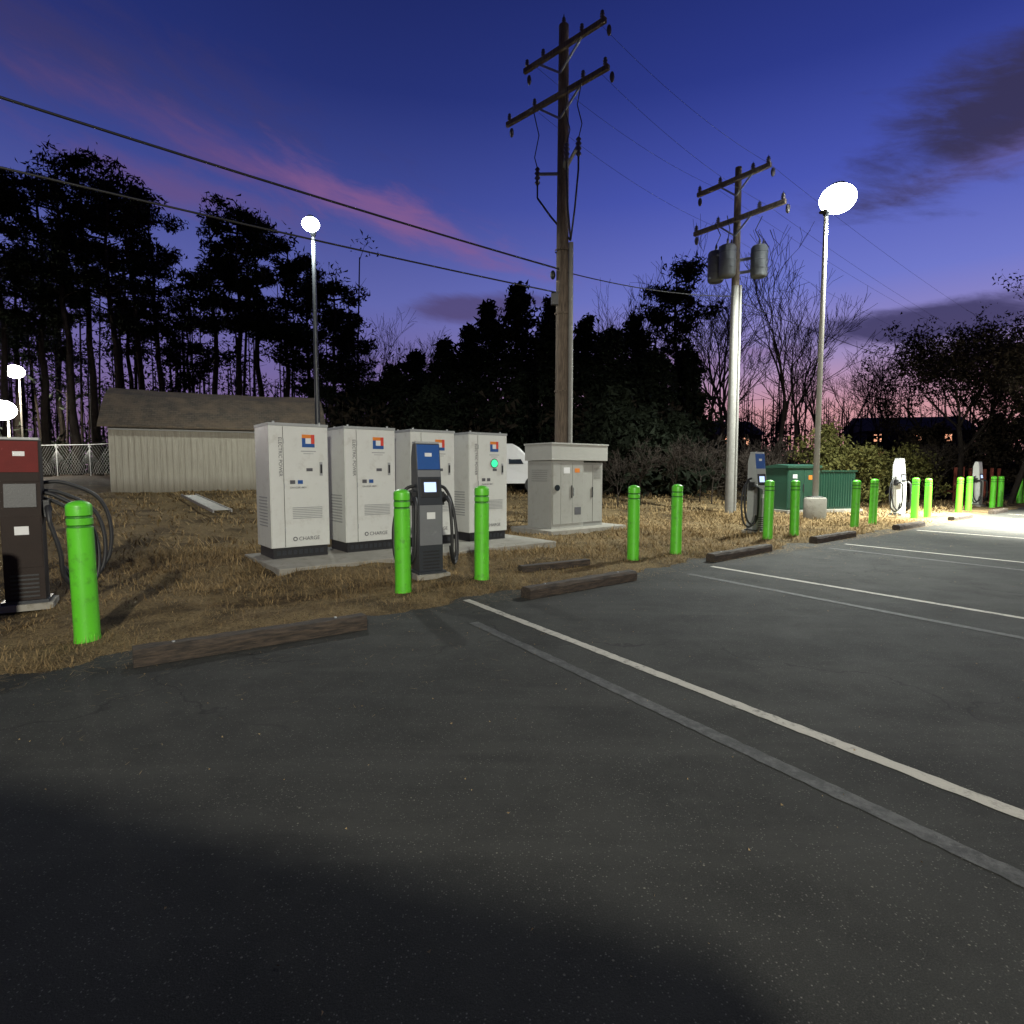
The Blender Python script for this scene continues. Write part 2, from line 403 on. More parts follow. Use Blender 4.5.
# ------------------------------------------------------------ power cabinets
def logo(b,cx,z,y,sz,white=True):
    h=sz/2; t=sz*.28
    b.box(cx-h,cx+h-t,y-.004,y,z+h-t,z+h,M['orange']); b.box(cx+h-t,cx+h,y-.004,y,z-h+t,z+h,M['red'])
    b.box(cx-h+t,cx+h,y-.004,y,z-h,z-h+t,M['blue']); b.box(cx-h,cx-h+t,y-.004,y,z-h,z+h-t,M['blue'])
    if white: b.box(cx-h+t,cx+h-t,y-.003,y,z-h+t,z+h-t,M['labelw'])
def cabinet(s,led=False):
    w,d,H=.92,.78,2.12; b=MB()
    b.box(.03,w-.03,.03,d-.03,0,.17,M['black'])
    for i in range(9): b.box(.08+i*.085,.14+i*.085,.024,.03,.05,.12,M['dark'])
    b.box(0,w,.012,d,.17,H-.045,M['whitecab'])
    b.box(-.008,w+.008,.0,d+.01,H-.043,H,M['greyedge'])
    b.box(.012,.205,0,.012,.175,H-.05,M['whitecab'])
    b.box(.213,w-.012,-.006,.012,.175,H-.05,M['whitecab'])
    b.box(.206,.212,.004,.012,.18,H-.055,M['black'])
    y=-.006
    logo(b,.60,H-.27,y,.20)
    b.box(.48,.72,y-.002,y,H-.44,H-.425,M['greyedge']); b.box(.52,.68,y-.002,y,H-.475,H-.465,M['greyedge'])
    b.box(.77,.82,y-.006,y,1.30,1.52,M['greyedge']); b.box(.782,.808,y-.024,y-.006,1.34,1.48,M['black'])
    b.box(.30,.38,y-.003,y,1.17,1.23,M['label']); b.box(.42,.50,y-.003,y,1.17,1.23,M['blue'] if not led else M['label'])
    b.box(.56,.66,y-.003,y,1.37,1.42,M['label'])
    for i in range(7): b.box(.33,.80,y-.005,y,.62+i*.028,.633+i*.028,M['greyedge'])
    for z in (.4,1.1,1.8): b.tube([(.209,-.012,z),(.209,-.012,z+.08)],.009,M['greyedge'],8)
    b.tube([(.36,y-.003,.30),(.36,y,.30)],.035,M['label'],16); b.tube([(.36,y-.005,.30),(.36,y,.30)],.02,M['whitecab'],16)
    for i in range(10): b.box(-.006,0,.15,.62,.5+i*.05,.52+i*.05,M['greyedge'])
    for xx in (.1,w-.1):
        for yy in (.1,d-.1): b.tube([(xx,yy,H),(xx,yy,H+.03)],.02,M['steel'],8)
    if led:
        b.tube([(.60,y-.010,1.52),(.60,y,1.52)],.075,M['ledg'],20); b.tube([(.60,y-.006,1.52),(.60,y,1.52)],.095,M['label'],20)
    x0,y0=W(s,3.72); o=b.obj('charger_power_cabinet',(x0,y0,.11),ANG,bev=.006)
    text(o,'CHARGE',.085,(.415,y-.003,.272),(math.pi/2,0,0),M['label'])
    text(o,'ELECTRIC POWER',.075,(.14,-.002,H-.22),(math.pi/2,math.pi/2,0),M['label'])
    text(o,'DANGER 480V',.04,(.30,y-.003,1.10),(math.pi/2,0,0),M['label'])
for k,s in enumerate((-1.12,.08,1.31,2.56)): cabinet(s,led=(k==3))

# ------------------------------------------------------------ dispensers
def dispenser(s,n,panel='blue',bodyw=None,fascia='midgrey',loop=1.0,scr=True):
    b=MB(); w=.17
    b.box(-.24,.24,-.2,.22,0,.07,M['concrete']); b.box(-.2,.2,-.16,.18,.07,.10,M['dark'])
    side=[(-.11,.10),(.15,.10),(.15,1.62),(.10,1.80),(-.02,1.80),(-.07,1.35),(-.11,1.0)]
    b.prism(side,-w,w,bodyw or M['dark'])
    def slope(z): 
        return -.07-(1.35-z)/.35*.04 if z<1.35 else -.07+(z-1.35)/.45*.05
    def panelq(x0,x1,z0,z1,m,off):
        y0=slope(z0)-off; y1=slope(z1)-off
        b.add([(x0,y0,z0),(x1,y0,z0),(x1,y1,z1),(x0,y1,z1),(x0,y0+off*.9,z0),(x1,y0+off*.9,z0),(x1,y1+off*.9,z1),(x0,y1+off*.9,z1)],
              [(0,1,2,3),(0,4,5,1),(1,5,6,2),(2,6,7,3),(3,7,4,0)],m)
    panelq(-w+.01,w-.01,1.46,1.79,M[panel],.006)
    b.box(-.05,.05,slope(1.7)-.014,slope(1.7)-.002,1.63,1.68,M['labelw']); b.box(-.09,.03,slope(1.7)-.018,slope(1.7)-.004,1.55,1.575,M['orange'])
    panelq(-w+.01,w-.01,1.36,1.45,M[fascia],.006)
    panelq(-.135,.135,1.09,1.34,M['black'],.012)
    if scr: panelq(-.085,.085,1.16,1.29,M['screen'],.018)
    b.box(-w+.01,w-.01,-.117,-.109,.45,.985,M[fascia])
    b.box(-.06,.06,-.121,-.1175,.80,.89,M['labelw'])
    for i in range(6): b.box(-.12,.12,-.114,-.108,.13+i*.045,.15+i*.045,M['black'])
    b.box(-w,w,-.015,.1,1.803,1.83,M['greyedge'])
    for sg in (-1,1):
        X=sg*(w+.002); q=loop
        b.box(min(X,X+sg*.06),max(X,X+sg*.06),-.04,.08,.98,1.16,M['black'])
        b.tube([(X+sg*.05,-.03,1.05),(X+sg*.06,-.13,1.08),(X+sg*.07,-.19,1.02),(X+sg*.075,-.2,.93)],[.035,.034,.026,.022],M['black'],10)
        c=[(X+sg*.075,-.2,.93),(X+sg*.09*q,-.21,.6),(X+sg*.10*q,-.19,.34),(X+sg*.16*q,-.12,.22),(X+sg*.24*q,-.03,.36),(X+sg*.25*q,.02,.72),(X+sg*.20*q,.04,1.02),(X+sg*.11,.05,1.2),(X+sg*.0,.05,1.24)]
        P=[]
        cv=[Vector(q_) for q_ in c]
        for i in range(len(cv)-1):
            p0=cv[max(i-1,0)];p1=cv[i];p2=cv[i+1];p3=cv[min(i+2,len(cv)-1)]
            for t in (0,.2,.4,.6,.8):
                P.append(.5*((2*p1)+(p2-p0)*t+(2*p0-5*p1+4*p2-p3)*t*t+(3*p1-p0-3*p2+p3)*t**3))
        P.append(cv[-1]); b.tube(P,.023,M['cable'],8)
        for e_ in range(3 if loop>1 else 1):
            P2=[p+Vector((sg*(.04+.06*e_)*math.sin(i*.1),.05+.04*e_,-(.10-.13*e_)*math.sin(math.pi*i/len(P)))) for i,p in enumerate(P[8:])]
            b.tube(P2,.021,M['cable'],8)
    x,y=W(s,n); return b.obj('ev_charging_station',(x,y,gz(x,y)+.0),ANG-.12,bev=.006)
dispenser(.22,1.25)
dispenser(-4.0,2.5,'darkred',M['brown'],'brown',1.7,False)
for k in (2,4,6): dispenser(.15+4.28*k,1.25,'blue' if k==2 else 'labelw',M['greyedge'] if k==2 else M['whitecab'],'greyedge' if k==2 else 'whitecab')

# ------------------------------------------------------------ switchgear
b=MB(); Wd=1.75; H=1.97
b.box(0,1.03,0,.85,0,1.58,M['greybox']); b.box(1.035,Wd,.06,.85,0,1.54,M['greybox2'])
b.box(-.05,Wd+.05,-.06,.9,1.585,H-.02,M['hood']); b.box(-.07,Wd+.07,-.08,.92,H-.02,H+.015,M['hood'])
for x0,x1 in ((.03,.27),(.28,.64),(.65,1.0)):
    b.box(x0,x1,-.018,-.001,.10,1.53,M['greybox'])
b.box(.61,.63,-.04,-.018,.7,1.0,M['black']); b.box(.67,.69,-.04,-.018,.75,.95,M['steel'])
b.box(.36,.56,-.021,-.018,1.28,1.42,M['labelw']); b.box(.72,.88,-.021,-.018,1.3,1.40,M['orange']); b.box(.72,.93,-.022,-.018,.30,.48,M['label'])
b.tube([(.15,-.05,.95),(.15,-.018,.95)],.07,M['glass'],18)
b.box(1.07,1.38,.045,.058,.1,1.48,M['greybox']); b.box(1.40,1.72,.045,.058,.1,1.48,M['greybox'])
b.box(1.365,1.385,.02,.045,.7,.95,M['black'])
for i in range(8): b.box(1.43,1.69,.038,.045,1.15+i*.035,1.165+i*.035,M['greybox2'])
for i in range(6): b.box(-.006,0,.15,.7,1.1+i*.05,1.12+i*.05,M['greybox2'])
x,y=W(5.22,4.3); b.obj('electrical_switchgear_cabinet',(x,y,.14),ANG,bev=.008)

# ------------------------------------------------------------ green pad transformer
b=MB()
b.box(-.1,3.1,-.15,1.35,-.2,.12,M['concrete'])
b.box(0,1.35,0,1.2,.12,1.55,M['tgreen']); b.box(1.36,2.95,.08,1.15,.12,1.42,M['tgreen'])
b.prism([(-.05,1.55),(1.22,1.55),(1.22,1.60),(.5,1.68),(-.05,1.63)],-.04,1.38,M['tgreen'])
b.box(1.33,2.99,.03,1.2,1.42,1.47,M['tgreen'])
b.box(.02,.66,-.015,0,.18,1.5,M['tgreen']); b.box(.68,1.33,-.015,0,.18,1.5,M['tgreen'])
b.box(.62,.66,-.04,-.015,.75,1.0,M['black']); b.box(.2,.38,-.02,-.015,1.2,1.33,M['labelw']); b.box(.85,1.0,-.02,-.015,1.15,1.3,M['orange'])
for i in range(14): b.box(1.42+i*.108,1.455+i*.108,.02,.08,.2,1.36,M['tgreen'])
b.obj('pad_mounted_transformer',(9.3,19.6,gz(9,19.5)-.02),.28,bev=.01)

# ------------------------------------------------------------ lamps: lens enlarged into a globe to imitate glare, on a short bracket
def street_lamp(x,y,H,power,arm=(1,0),lens='lamp',color=(.95,1,.92),tilt=(0,0),name='street_lamp',base=True,r=.34,blend=.25,wide=178,pm='lpole',soft=.22):
    z=gz(x,y) if SN(x,y)[1]>0 else 0
    b=MB()
    if base: b.lathe([(.30,-.1),(.30,.62),(.27,.66),(.001,.66)],M['concrete'],24)
    b0=.66 if base else 0
    b.box(-.15,.15,-.15,.15,b0,b0+.03,M['steel'])
    b.tube([(0,0,b0),(0,0,H*.5),(0,0,H)],[.085,.07,.055],M[pm],14)
    ax,ay=arm; l=math.hypot(ax,ay); ax/=l; ay/=l
    al=r*.6; hx,hy=ax*al,ay*al; zc=H+r*.62
    b.ell((hx,hy,zc),(r,r,r*.80),M[lens],28,16)
    b.lathe([(r*.42,0),(r*.40,.05),(r*.15,.08),(.001,.09)],M['dark'],16,(hx,hy,zc+r*.74))
    b.lathe([(.06,-.12),(.10,0.0),(r*.4,.02)],M['dark'],16,(0,0,H-.02))
    o=b.obj(name,(x,y,z))
    L=bpy.data.lights.new('lamp_light','SPOT'); L.energy=power; L.color=color; L.spot_size=math.radians(wide); L.spot_blend=blend
    L.shadow_soft_size=soft
    lo=bpy.data.objects.new('lamp_light',L); COL.objects.link(lo); lo.parent=o; lo.location=(hx*1.6,hy*1.6,zc-r*.80-soft-.03); lo.rotation_euler=(tilt[0],tilt[1],0)
    return o
street_lamp(8.74,16.7,8.62,10500,arm=(.8,-.4),r=.46,wide=158,blend=.8)
street_lamp(-5.98,18,8.25,1600,arm=(-.1,-1),r=.25,pm='dark')
street_lamp(-37.7,45,7.4,7000,arm=(0,-1),r=.6,lens='lampw',color=(1,.93,.78))
street_lamp(-28.4,33,3.3,1800,arm=(0,-1),r=.68,lens='lampw',color=(1,.93,.78))
street_lamp(16.2,16.6,6.6,56000,arm=(-.3,-1),wide=102,blend=.9,color=(1,1,.88),r=.4)
street_lamp(2.0,-13.3,8.0,16000,arm=(0,1),color=(1,.97,.84),tilt=(math.radians(3),0),blend=.12,soft=.24)

# ------------------------------------------------------------ vans
def van(name,x,y,z,rot,paint):
    b=MB()
    prof=[(-2.5,.38),(2.35,.38),(2.52,.6),(2.48,.98),(1.75,1.2),(1.05,1.92),(.75,2.08),(-2.35,2.1),(-2.48,1.98)]
    n=len(prof); w=.95
    vs=[]
    for sy in (-1,1):
        for px,pz in prof: vs.append((px,sy*(w-(.10 if pz>1.3 else 0)),pz))
    fs=[tuple(range(n)),tuple(range(n,2*n))[::-1]]+[(i,n+i,n+(i+1)%n,(i+1)%n) for i in range(n)]
    b.add(vs,fs,paint)
    for sy in (-1,1):
        for x0,x1 in ((.55,1.2),(-.65,.40),(-2.2,-.8)):
            q=[(x0,sy*.955,1.22),(x1,sy*.955,1.22),(min(x1,x1-.35) if x0>.5 else x1,sy*.865,1.85),(x0,sy*.865,1.85)]
            b.add(q,[(0,1,2,3)],M['glass'])
        for wx in (-1.6,1.6):
            b.tube([(wx,sy*.72,.34),(wx,sy*.965,.34)],.34,M['tyre'],20); b.tube([(wx,sy*.9,.34),(wx,sy*.975,.34)],.2,M['alu'],16)
        b.box(2.42,2.53,min(sy*.6,sy*.88),max(sy*.6,sy*.88),.78,.92,M['labelw']); b.box(-2.53,-2.47,min(sy*.78,sy*.9),max(sy*.78,sy*.9),.9,1.3,M['red'])
    b.add([(1.72,-.75,1.26),(1.72,.75,1.26),(1.12,.7,1.86),(1.12,-.7,1.86)],[(0,1,2,3)],M['glass'])
    b.box(-2.535,-2.49,-.85,.85,.4,.6,M['dark']); b.box(2.5,2.58,-.85,.85,.42,.62,M['dark'])
    return b.obj(name,(x,y,z),rot,bev=.05)
van('parked_van',-1.49,-2.33,0,math.radians(161.5),M['dark'])
van('parked_van',-.9,25.5,gz(-.9,25.5),math.radians(14),M['vanwhite'])

# ------------------------------------------------------------ shed
b=MB(); L=6.85; Dp=4.2; wh=2.35
b.box(0,L,0,Dp,-.4,wh,M['siding'])
n=int(L/.19)
for i in range(n+1): 
    x=i*L/n; b.box(x-.022,x+.022,-.022,-.002,0,wh-.12,M['siding'])
for i in range(int(Dp/.19)+1): b.box(-.022,-.002,i*.19,i*.19+.044,0,wh-.12,M['siding'])
b.box(-.03,L+.03,-.035,-.003,wh-.12,wh-.003,M['greyedge'])
ov=.28; rh=1.5
for (y0,z0,y1,z1) in ((-ov,wh-.02,Dp/2,wh+rh),(Dp+ov,wh-.02,Dp/2,wh+rh)):
    K=14; vs=[];fs=[]
    for k in range(K+1):
        x=-ov+(L+2*ov)*k/K; sag=-.07*math.sin(math.pi*k/K)+random.uniform(-.015,.015)
        for t in (0,.33,.66,1): 
            yy=y0+(y1-y0)*t; zz=z0+(z1-z0)*(t+.16*math.sin(math.pi*t))
            vs.append((x,yy,zz+.05+sag*t)); vs.append((x,yy,zz-.02+sag*t))
    for k in range(K):
        for t in range(3):
            a=k*8+t*2; c=(k+1)*8+t*2
            fs+= [(a,c,c+2,a+2),(a+1,a+3,c+3,c+1)]
        fs.append((k*8,k*8+1,(k+1)*8+1,(k+1)*8))
    for k in (0,K):
        for t in range(3): a=k*8+t*2; fs.append((a,a+2,a+3,a+1))
    b.add(vs,fs,M['shingle'])
for x0 in (0.0,L): b.add([(x0,0,wh),(x0,Dp,wh),(x0,Dp/2,wh+rh)],[(0,1,2)],M['siding'])
b.box(L*.93,L*.93+.06,-.06,-.024,0,wh,M['greyedge'])
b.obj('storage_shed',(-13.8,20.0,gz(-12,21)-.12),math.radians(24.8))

# ladder in the grass
b=MB(); p0=Vector((-7.3,14.6,0));p1=Vector((-10.6,19.0,0)); d=(p1-p0).normalized(); a=Vector((-d.y,d.x,0))*.21
pp=[]
for k in range(13):
    c=p0.lerp(p1,k/12); pp.append(Vector((c.x,c.y,gz(c.x,c.y)+.16)))
for sg in (-1,1): b.obox(pp[0]+a*sg,pp[-1]+a*sg,.03,.075,M['alu'])
for k in range(1,18):
    c=pp[0].lerp(pp[-1],k/18); b.tube([c-a,c+a],.017,M['alu'],8)
b.obj('ladder')

# ------------------------------------------------------------ utility poles
def insul(b,p,h=.22,r=.06):
    x,y,z=p; b.lathe([(.02,0),(.02,.03),(r,.05),(.03,.08),(r,.11),(.03,.14),(r*.8,.17),(.02,.20),(.001,h)],M['insul'],10,(x,y,z))
ARM=Vector((.72,-.69,0)); ARM2=Vector((.62,-.785,0))
def pole1():
    b=MB(); H=12.65; b.tube([(0,0,-.3),(0,0,3),(0,0,8),(0,0,H)],[.185,.175,.155,.125],M['wood'],14)
    for z,l0,l1 in ((10.9,-1.85,1.5),(12.0,-1.2,1.4)):
        off=Vector((-.69,-.72,0))*.17
        b.obox(ARM*l0+off+Vector((0,0,z)),ARM*l1+off+Vector((0,0,z)),.09,.12,M['wood'])
        for t in (l0+.1,(l0*.45),l1*.5,l1-.1):
            p=ARM*t+off+Vector((0,0,z+.06)); insul(b,p)
        b.obox(ARM*(-.75)+off+Vector((0,0,z)),Vector((off.x*.8,off.y*.8,z-.55)),.03,.05,M['steel'])
        b.obox(ARM*(.75)+off+Vector((0,0,z)),Vector((off.x*.8,off.y*.8,z-.55)),.03,.05,M['steel'])
        for t in (l0+.02,l1-.02):
            p=ARM*t+Vector((0,0,z-.04)); b.ell((p.x,p.y,p.z-.1),(.06,.06,.13),M['insul'],8,6)
    insul(b,(0,0,H),.3,.06)
    zb=9.15
    for t in (-.62,.35,.72):
        p=ARM*t+Vector((-.2,-.2,zb+(.25 if t>0 else 0)))
        b.obox(Vector((0,0,zb-.1)),p,.06,.06,M['steel'])
        b.lathe([(.03,-.28),(.075,-.22),(.035,-.16),(.08,-.1),(.035,-.04),(.08,.02),(.035,.07),(.07,.12),(.02,.18)],M['insul'],10,tuple(p))
        sg=1 if t>=0 else -1
        b.tube([p+Vector((0,0,.15)),p+ARM*(.10*sg)+Vector((0,0,.45)),p+ARM*(-.05*sg)+Vector((0,0,.95)),Vector((p.x*1.2,p.y*1.2,10.85))],.014,M['cable'],6)
        b.tube([p+Vector((0,0,-.25)),p+Vector((0,0,-.6)),Vector((p.x*.6+.08,p.y*.6,zb-1.1)),Vector((.2,-.1,zb-1.8))],.026,M['cable'],6)
    b.tube([(.22,-.10,.2),(.22,-.10,4),(.21,-.09,7.3)],.062,M['polegrey'],10)
    for z in (1.5,3.5,5.5,7.1): b.lathe([(.20,0),(.20,.04)],M['wood'],14,(0,0,z))
    b.ell((-.25,-.05,6.5),(.07,.07,.12),M['black'],8,6); b.box(-.3,-.12,-.26,-.12,5.7,6.0,M['black'])
    b.obj('utility_pole',(1.31,15.5,gz(1.31,15.5)))
pole1()
P2=(7.25,19.3)
def pole2():
    b=MB(); H=11.1
    b.tube([(0,0,-.3),(0,0,4),(0,0,7.4)],[.15,.14,.125],M['polegrey'],14); b.tube([(0,0,7.4),(0,0,H)],[.125,.10],M['wood'],14)  # lamplight on the lower length is put into a paler material
    for z,l0,l1 in ((9.45,-1.5,1.65),(10.7,-1.4,1.15)):
        off=Vector((-.785,-.62,0))*.14
        b.obox(ARM2*l0+off+Vector((0,0,z)),ARM2*l1+off+Vector((0,0,z)),.11,.13,M['wood'])
        for t in (l0+.08,l0*.4,l1*.5,l1-.08): insul(b,ARM2*t+off+Vector((0,0,z+.06)),.26,.075)
        b.obox(ARM2*(-.6)+off+Vector((0,0,z)),Vector((off.x*.8,off.y*.8,z-.5)),.03,.05,M['steel']); b.obox(ARM2*(.6)+off+Vector((0,0,z)),Vector((off.x*.8,off.y*.8,z-.5)),.03,.05,M['steel'])
        for t in (l0,l1):
            p=ARM2*t+Vector((0,0,z-.1)); b.ell((p.x,p.y,p.z-.08),(.07,.07,.14),M['insul'],8,6)
    for cx,cy in ((.60,-.35),(-.42,-.38),(-.60,.15)):
        b.lathe([(.001,-.48),(.22,-.48),(.255,-.42),(.255,.42),(.22,.48),(.001,.50)],M['can'],18,(cx,cy,8.05))
        for k in range(3): b.lathe([(.257,0),(.272,.02),(.257,.04)],M['can'],18,(cx,cy,7.8+k*.25))
        insul(b,(cx,cy,8.55),.24,.05); insul(b,(cx+.12,cy,8.52),.16,.04)
        b.obox((0,0,8.2),(cx,cy,8.2),.06,.08,M['steel']); b.obox((0,0,7.8),(cx,cy,7.8),.06,.08,M['steel'])
        b.tube([(cx,cy,8.75),(cx*.8,cy*.8,9.05),(cx*1.1,cy*1.0,9.45)],.014,M['cable'],6)
    b.tube([(.14,-.1,.1),(.13,-.09,7.4)],.045,M['polegrey'],10)
    b.obj('utility_pole',(P2[0],P2[1],gz(*P2)))
pole2()
def wire(b,p0,p1,sag,r=.012,n=30):
    p0=Vector(p0);p1=Vector(p1); pts=[]
    for k in range(n+1):
        t=k/n; p=p0.lerp(p1,t); p.z-=4*sag*t*(1-t); pts.append(p)
    b.tube(pts,r,M['cable'],5)
b=MB()
far=(1.31-.786*46,15.5-.618*46)
wire(b,(1.2,15.3,6.65),(far[0],far[1],9.7),.8,.022)
wire(b,(1.2,15.3,6.05),(far[0],far[1],7.2),.7,.018)
wire(b,(1.4,15.4,6.6),(P2[0]-.1,P2[1]-.1,7.1),.15,.014)
wire(b,(P2[0],P2[1],7.0),(P2[0]+40,P2[1]+31,8),.8,.012)
for z1,z2 in ((11.1,9.65),(12.2,10.9)):
    for t in (-1,1.1):
        a=Vector((1.31,15.5,z1))+ARM*t; c=Vector((P2[0],P2[1],z2))+ARM2*t*.9
        wire(b,a,c,.25,.004); wire(b,c,c+Vector((40,31,-.5)),1.0,.004)
b.obj('overhead_power_line')
b=MB(); b.tube([(0,0,-.3),(0,0,10)],[.17,.12],M['wood'],12); b.obox((-.8,.6,9.3),(.8,-.6,9.3),.1,.12,M['wood']); insul(b,(0,0,10)); insul(b,(-.7,.5,9.36)); insul(b,(.7,-.5,9.36))
b.obj('utility_pole',(far[0],far[1],0))

# ------------------------------------------------------------ vegetation
def leaf_tris(C,size,elong=2.2,up=0.0):
    n=len(C); d=rng.normal(size=(n,3)); d[:,2]+=up; d/=np.linalg.norm(d,axis=1)[:,None]
    e=rng.normal(size=(n,3)); e-= (e*d).sum(1)[:,None]*d; e/=np.linalg.norm(e,axis=1)[:,None]
    sz=(size*rng.uniform(.6,1.4,n))[:,None]
    a=C-d*sz*.5-e*sz/elong*.5; b_=C-d*sz*.3+e*sz/elong*.5; c=C+d*sz*.6
    return np.stack([a,b_,c],1).reshape(-1,3)
class Skel:
    def __init__(s): s.V=[];s.F=[];s.n=0
    def seg(s,p0,p1,r0,r1,k=4):
        p0=np.array(p0,float);p1=np.array(p1,float); d=p1-p0; l=np.linalg.norm(d)
        if l<1e-6: return
        d/=l; ref=np.array([1,0,0]) if abs(d[0])<.8 else np.array([0,1,0])
        a=np.cross(d,ref); a/=np.linalg.norm(a); c=np.cross(d,a)
        t=np.arange(k)*2*np.pi/k; ring=np.cos(t)[:,None]*a+np.sin(t)[:,None]*c
        s.V.append(np.vstack([p0+ring*r0,p1+ring*r1]))
        i=np.arange(k); j=(i+1)%k
        s.F.append(np.stack([i,j,j+k,i+k],-1)+s.n); s.n+=2*k
def finish(name,sk,LV,mats,loc):
    V=np.vstack(sk.V)
    T=np.vstack([x for f in sk.F for x in (f[:,[0,1,2]],f[:,[0,2,3]])]); mi=np.zeros(len(T),int)
    if LV is not None and len(LV):
        nl=len(LV)//3; T=np.vstack([T,np.arange(nl*3).reshape(-1,3)+len(V)]); mi=np.concatenate([mi,np.ones(nl,int)]); V=np.vstack([V,LV])
    return npmesh(name,V,T,mats,mi,loc)
def pine(x,y,H,crown=.45,spread=3.0,dens=1.0,name='pine_tree'):
    sk=Skel(); lean=rng.normal(0,.02,2); r0=.012*H+.05; K=9; pts=[np.zeros(3)]
    for k in range(K): 
        pts.append(np.array([lean[0]*H*(k+1)/K+rng.normal(0,.08),lean[1]*H*(k+1)/K+rng.normal(0,.08),H*(k+1)/K*.98]))
    for k in range(K): sk.seg(pts[k],pts[k+1],r0*(1-k/K*.85),r0*(1-(k+1)/K*.85),7)
    def trunk(t): 
        f=t*K; k=min(int(f),K-1); return pts[k]+(pts[k+1]-pts[k])*(f-k)
    C=[]; nb=int(26*dens)+4
    for i in range(nb):
        t=1-crown*rng.uniform(0,1)**.85; base=trunk(t); u=(1-t)/crown
        L=spread*(.35+.75*math.sin(math.pi*min(.95,u*.8+.12)))*rng.uniform(.55,1.15)
        a=rng.uniform(0,2*np.pi); dirv=np.array([math.cos(a),math.sin(a),rng.uniform(-.05,.45)])
        mid=base+dirv*L*.55; end=mid+np.array([math.cos(a+rng.normal(0,.3)),math.sin(a+rng.normal(0,.3)),rng.uniform(.1,.7)])*L*.45
        sk.seg(base,mid,.07,.045,4); sk.seg(mid,end,.045,.02,4)
        for c,rr in ((end,.75),(mid*.4+end*.6,.7),(mid+rng.normal(0,.3,3),.5)):
            if rng.random()<.88:
                nn=int(rng.integers(45,85)); g_=rng.normal(0,1,(nn,3)); g_/=np.linalg.norm(g_,axis=1)[:,None]
                C.append(c+g_*(rng.uniform(.15,1,(nn,1))**.6)*np.array([rr*1.15,rr*1.15,rr*.62])*rng.uniform(.7,1.25))
                for _ in range(2): sk.seg(c,c+rng.normal(0,.4,3),.02,.008,3)
    C.append(trunk(1.0)+rng.normal(0,.42,(90,3)))
    for i in range(7):
        t=rng.uniform(.15,max(.2,1-crown)); bp=trunk(t); a=rng.uniform(0,6.28); sk.seg(bp,bp+np.array([math.cos(a),math.sin(a),.1])*rng.uniform(.5,1.8),.03,.01,3)
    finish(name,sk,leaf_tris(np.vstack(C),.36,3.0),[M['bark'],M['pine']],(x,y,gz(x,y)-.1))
# (tangent of bearing, assumed distance, apparent rise); bearing and rise from image pixels
def place(tb,d,te): 
    x=tb*d; return x,d,te*(1-.078*te)*d+1.5-gz(x,d)
for tb,d,te,cr,sp in ((-.934,36,.517,.5,3.2),(-.862,38,.491,.5,2.8),(-.80,40,.526,.5,2.8),(-.748,38,.552,.5,3.0),(-.71,42,.534,.45,3.0),(-.672,39,.521,.5,2.6),(-.624,41,.50,.5,2.5),(-.593,44,.457,.5,2.2),
                (-.50,41,.445,.55,2.0),(-.469,38,.459,.52,2.2),(-.431,42,.44,.45,1.8),(-.386,41,.403,.5,1.8),(-.348,44,.359,.6,1.9),(-.307,38,.345,.7,1.7),(-.285,42,.30,.75,1.3),
                (-1.01,30,.603,.5,3.2),(-.848,50,.397,.5,2.6),(-.776,52,.379,.5,2.6),(-.65,52,.379,.45,2.4),(-.547,50,.293,.5,1.6),(.281,37,.355,.85,1.8),(.247,46,.276,.7,1.8)):
    x,y,H=place(tb,d,te); pine(x,y,H,cr,sp)

sk=Skel(); C=[]
for i in range(110):
    tb=rng.uniform(-1.09,-.26); d=rng.uniform(46,72); x=tb*d; z=gz(x,d); H=rng.uniform(9,17); lx,ly=rng.normal(0,.4,2)
    r=rng.uniform(.07,.17); sk.seg((x,d,z-.2),(x+lx,d+ly,z+H),r,r*.4,5)
    for k in range(5):
        t=rng.uniform(.4,1); bp=np.array([x+lx*t,d+ly*t,z+H*t]); e=bp+np.array([*rng.normal(0,1,2),rng.uniform(.2,1.2)]); sk.seg(bp,e,.035,.012,3)
        if rng.random()<.7: C.append(e+rng.normal(0,.55,(26,3)))
for i in range(420):
    tb=rng.uniform(-1.16,-.288); d=rng.uniform(42,70); x=tb*d; C.append(np.array([x,d,gz(x,d)+rng.uniform(0,2.6)])+rng.normal(0,.8,(26,3)))
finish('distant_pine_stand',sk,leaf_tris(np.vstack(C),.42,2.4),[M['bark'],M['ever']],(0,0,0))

def evergreen(x,y,H,R,name='evergreen_tree'):
    sk=Skel(); lx,ly=rng.normal(0,.03*H,2); sk.seg((0,0,0),(lx,ly,H*.95),.2,.03,6)
    C=[]; nb=int(60+H*8); ph=rng.uniform(0,6.28)
    for i in range(nb):
        t=rng.uniform(.04,1)**.8; z=H*t; a=rng.uniform(0,2*np.pi); c0=np.array([lx*t,ly*t,0])
        rad=R*(1-t)**.8*(.35+.8*rng.random())*(1+.35*math.sin(a*2+z*.9+ph))+.08
        e=c0+np.array([math.cos(a)*rad,math.sin(a)*rad,z+rad*.15]); sk.seg(c0+np.array([0,0,max(0,z-.25)]),e,.04,.01,3)
        nn=int(rng.integers(26,56)); k=.16+.40*(1-t)
        C.append(e+rng.normal(0,1,(nn,3))*k*np.array([1,1,.7]))
        if rng.random()<.4: C.append(e*np.array([.5,.5,1])+rng.normal(0,1,(nn//2,3))*k)
    finish(name,sk,leaf_tris(np.vstack(C),.30,1.9),[M['bark'],M['ever']],(x,y,gz(x,y)-.1))
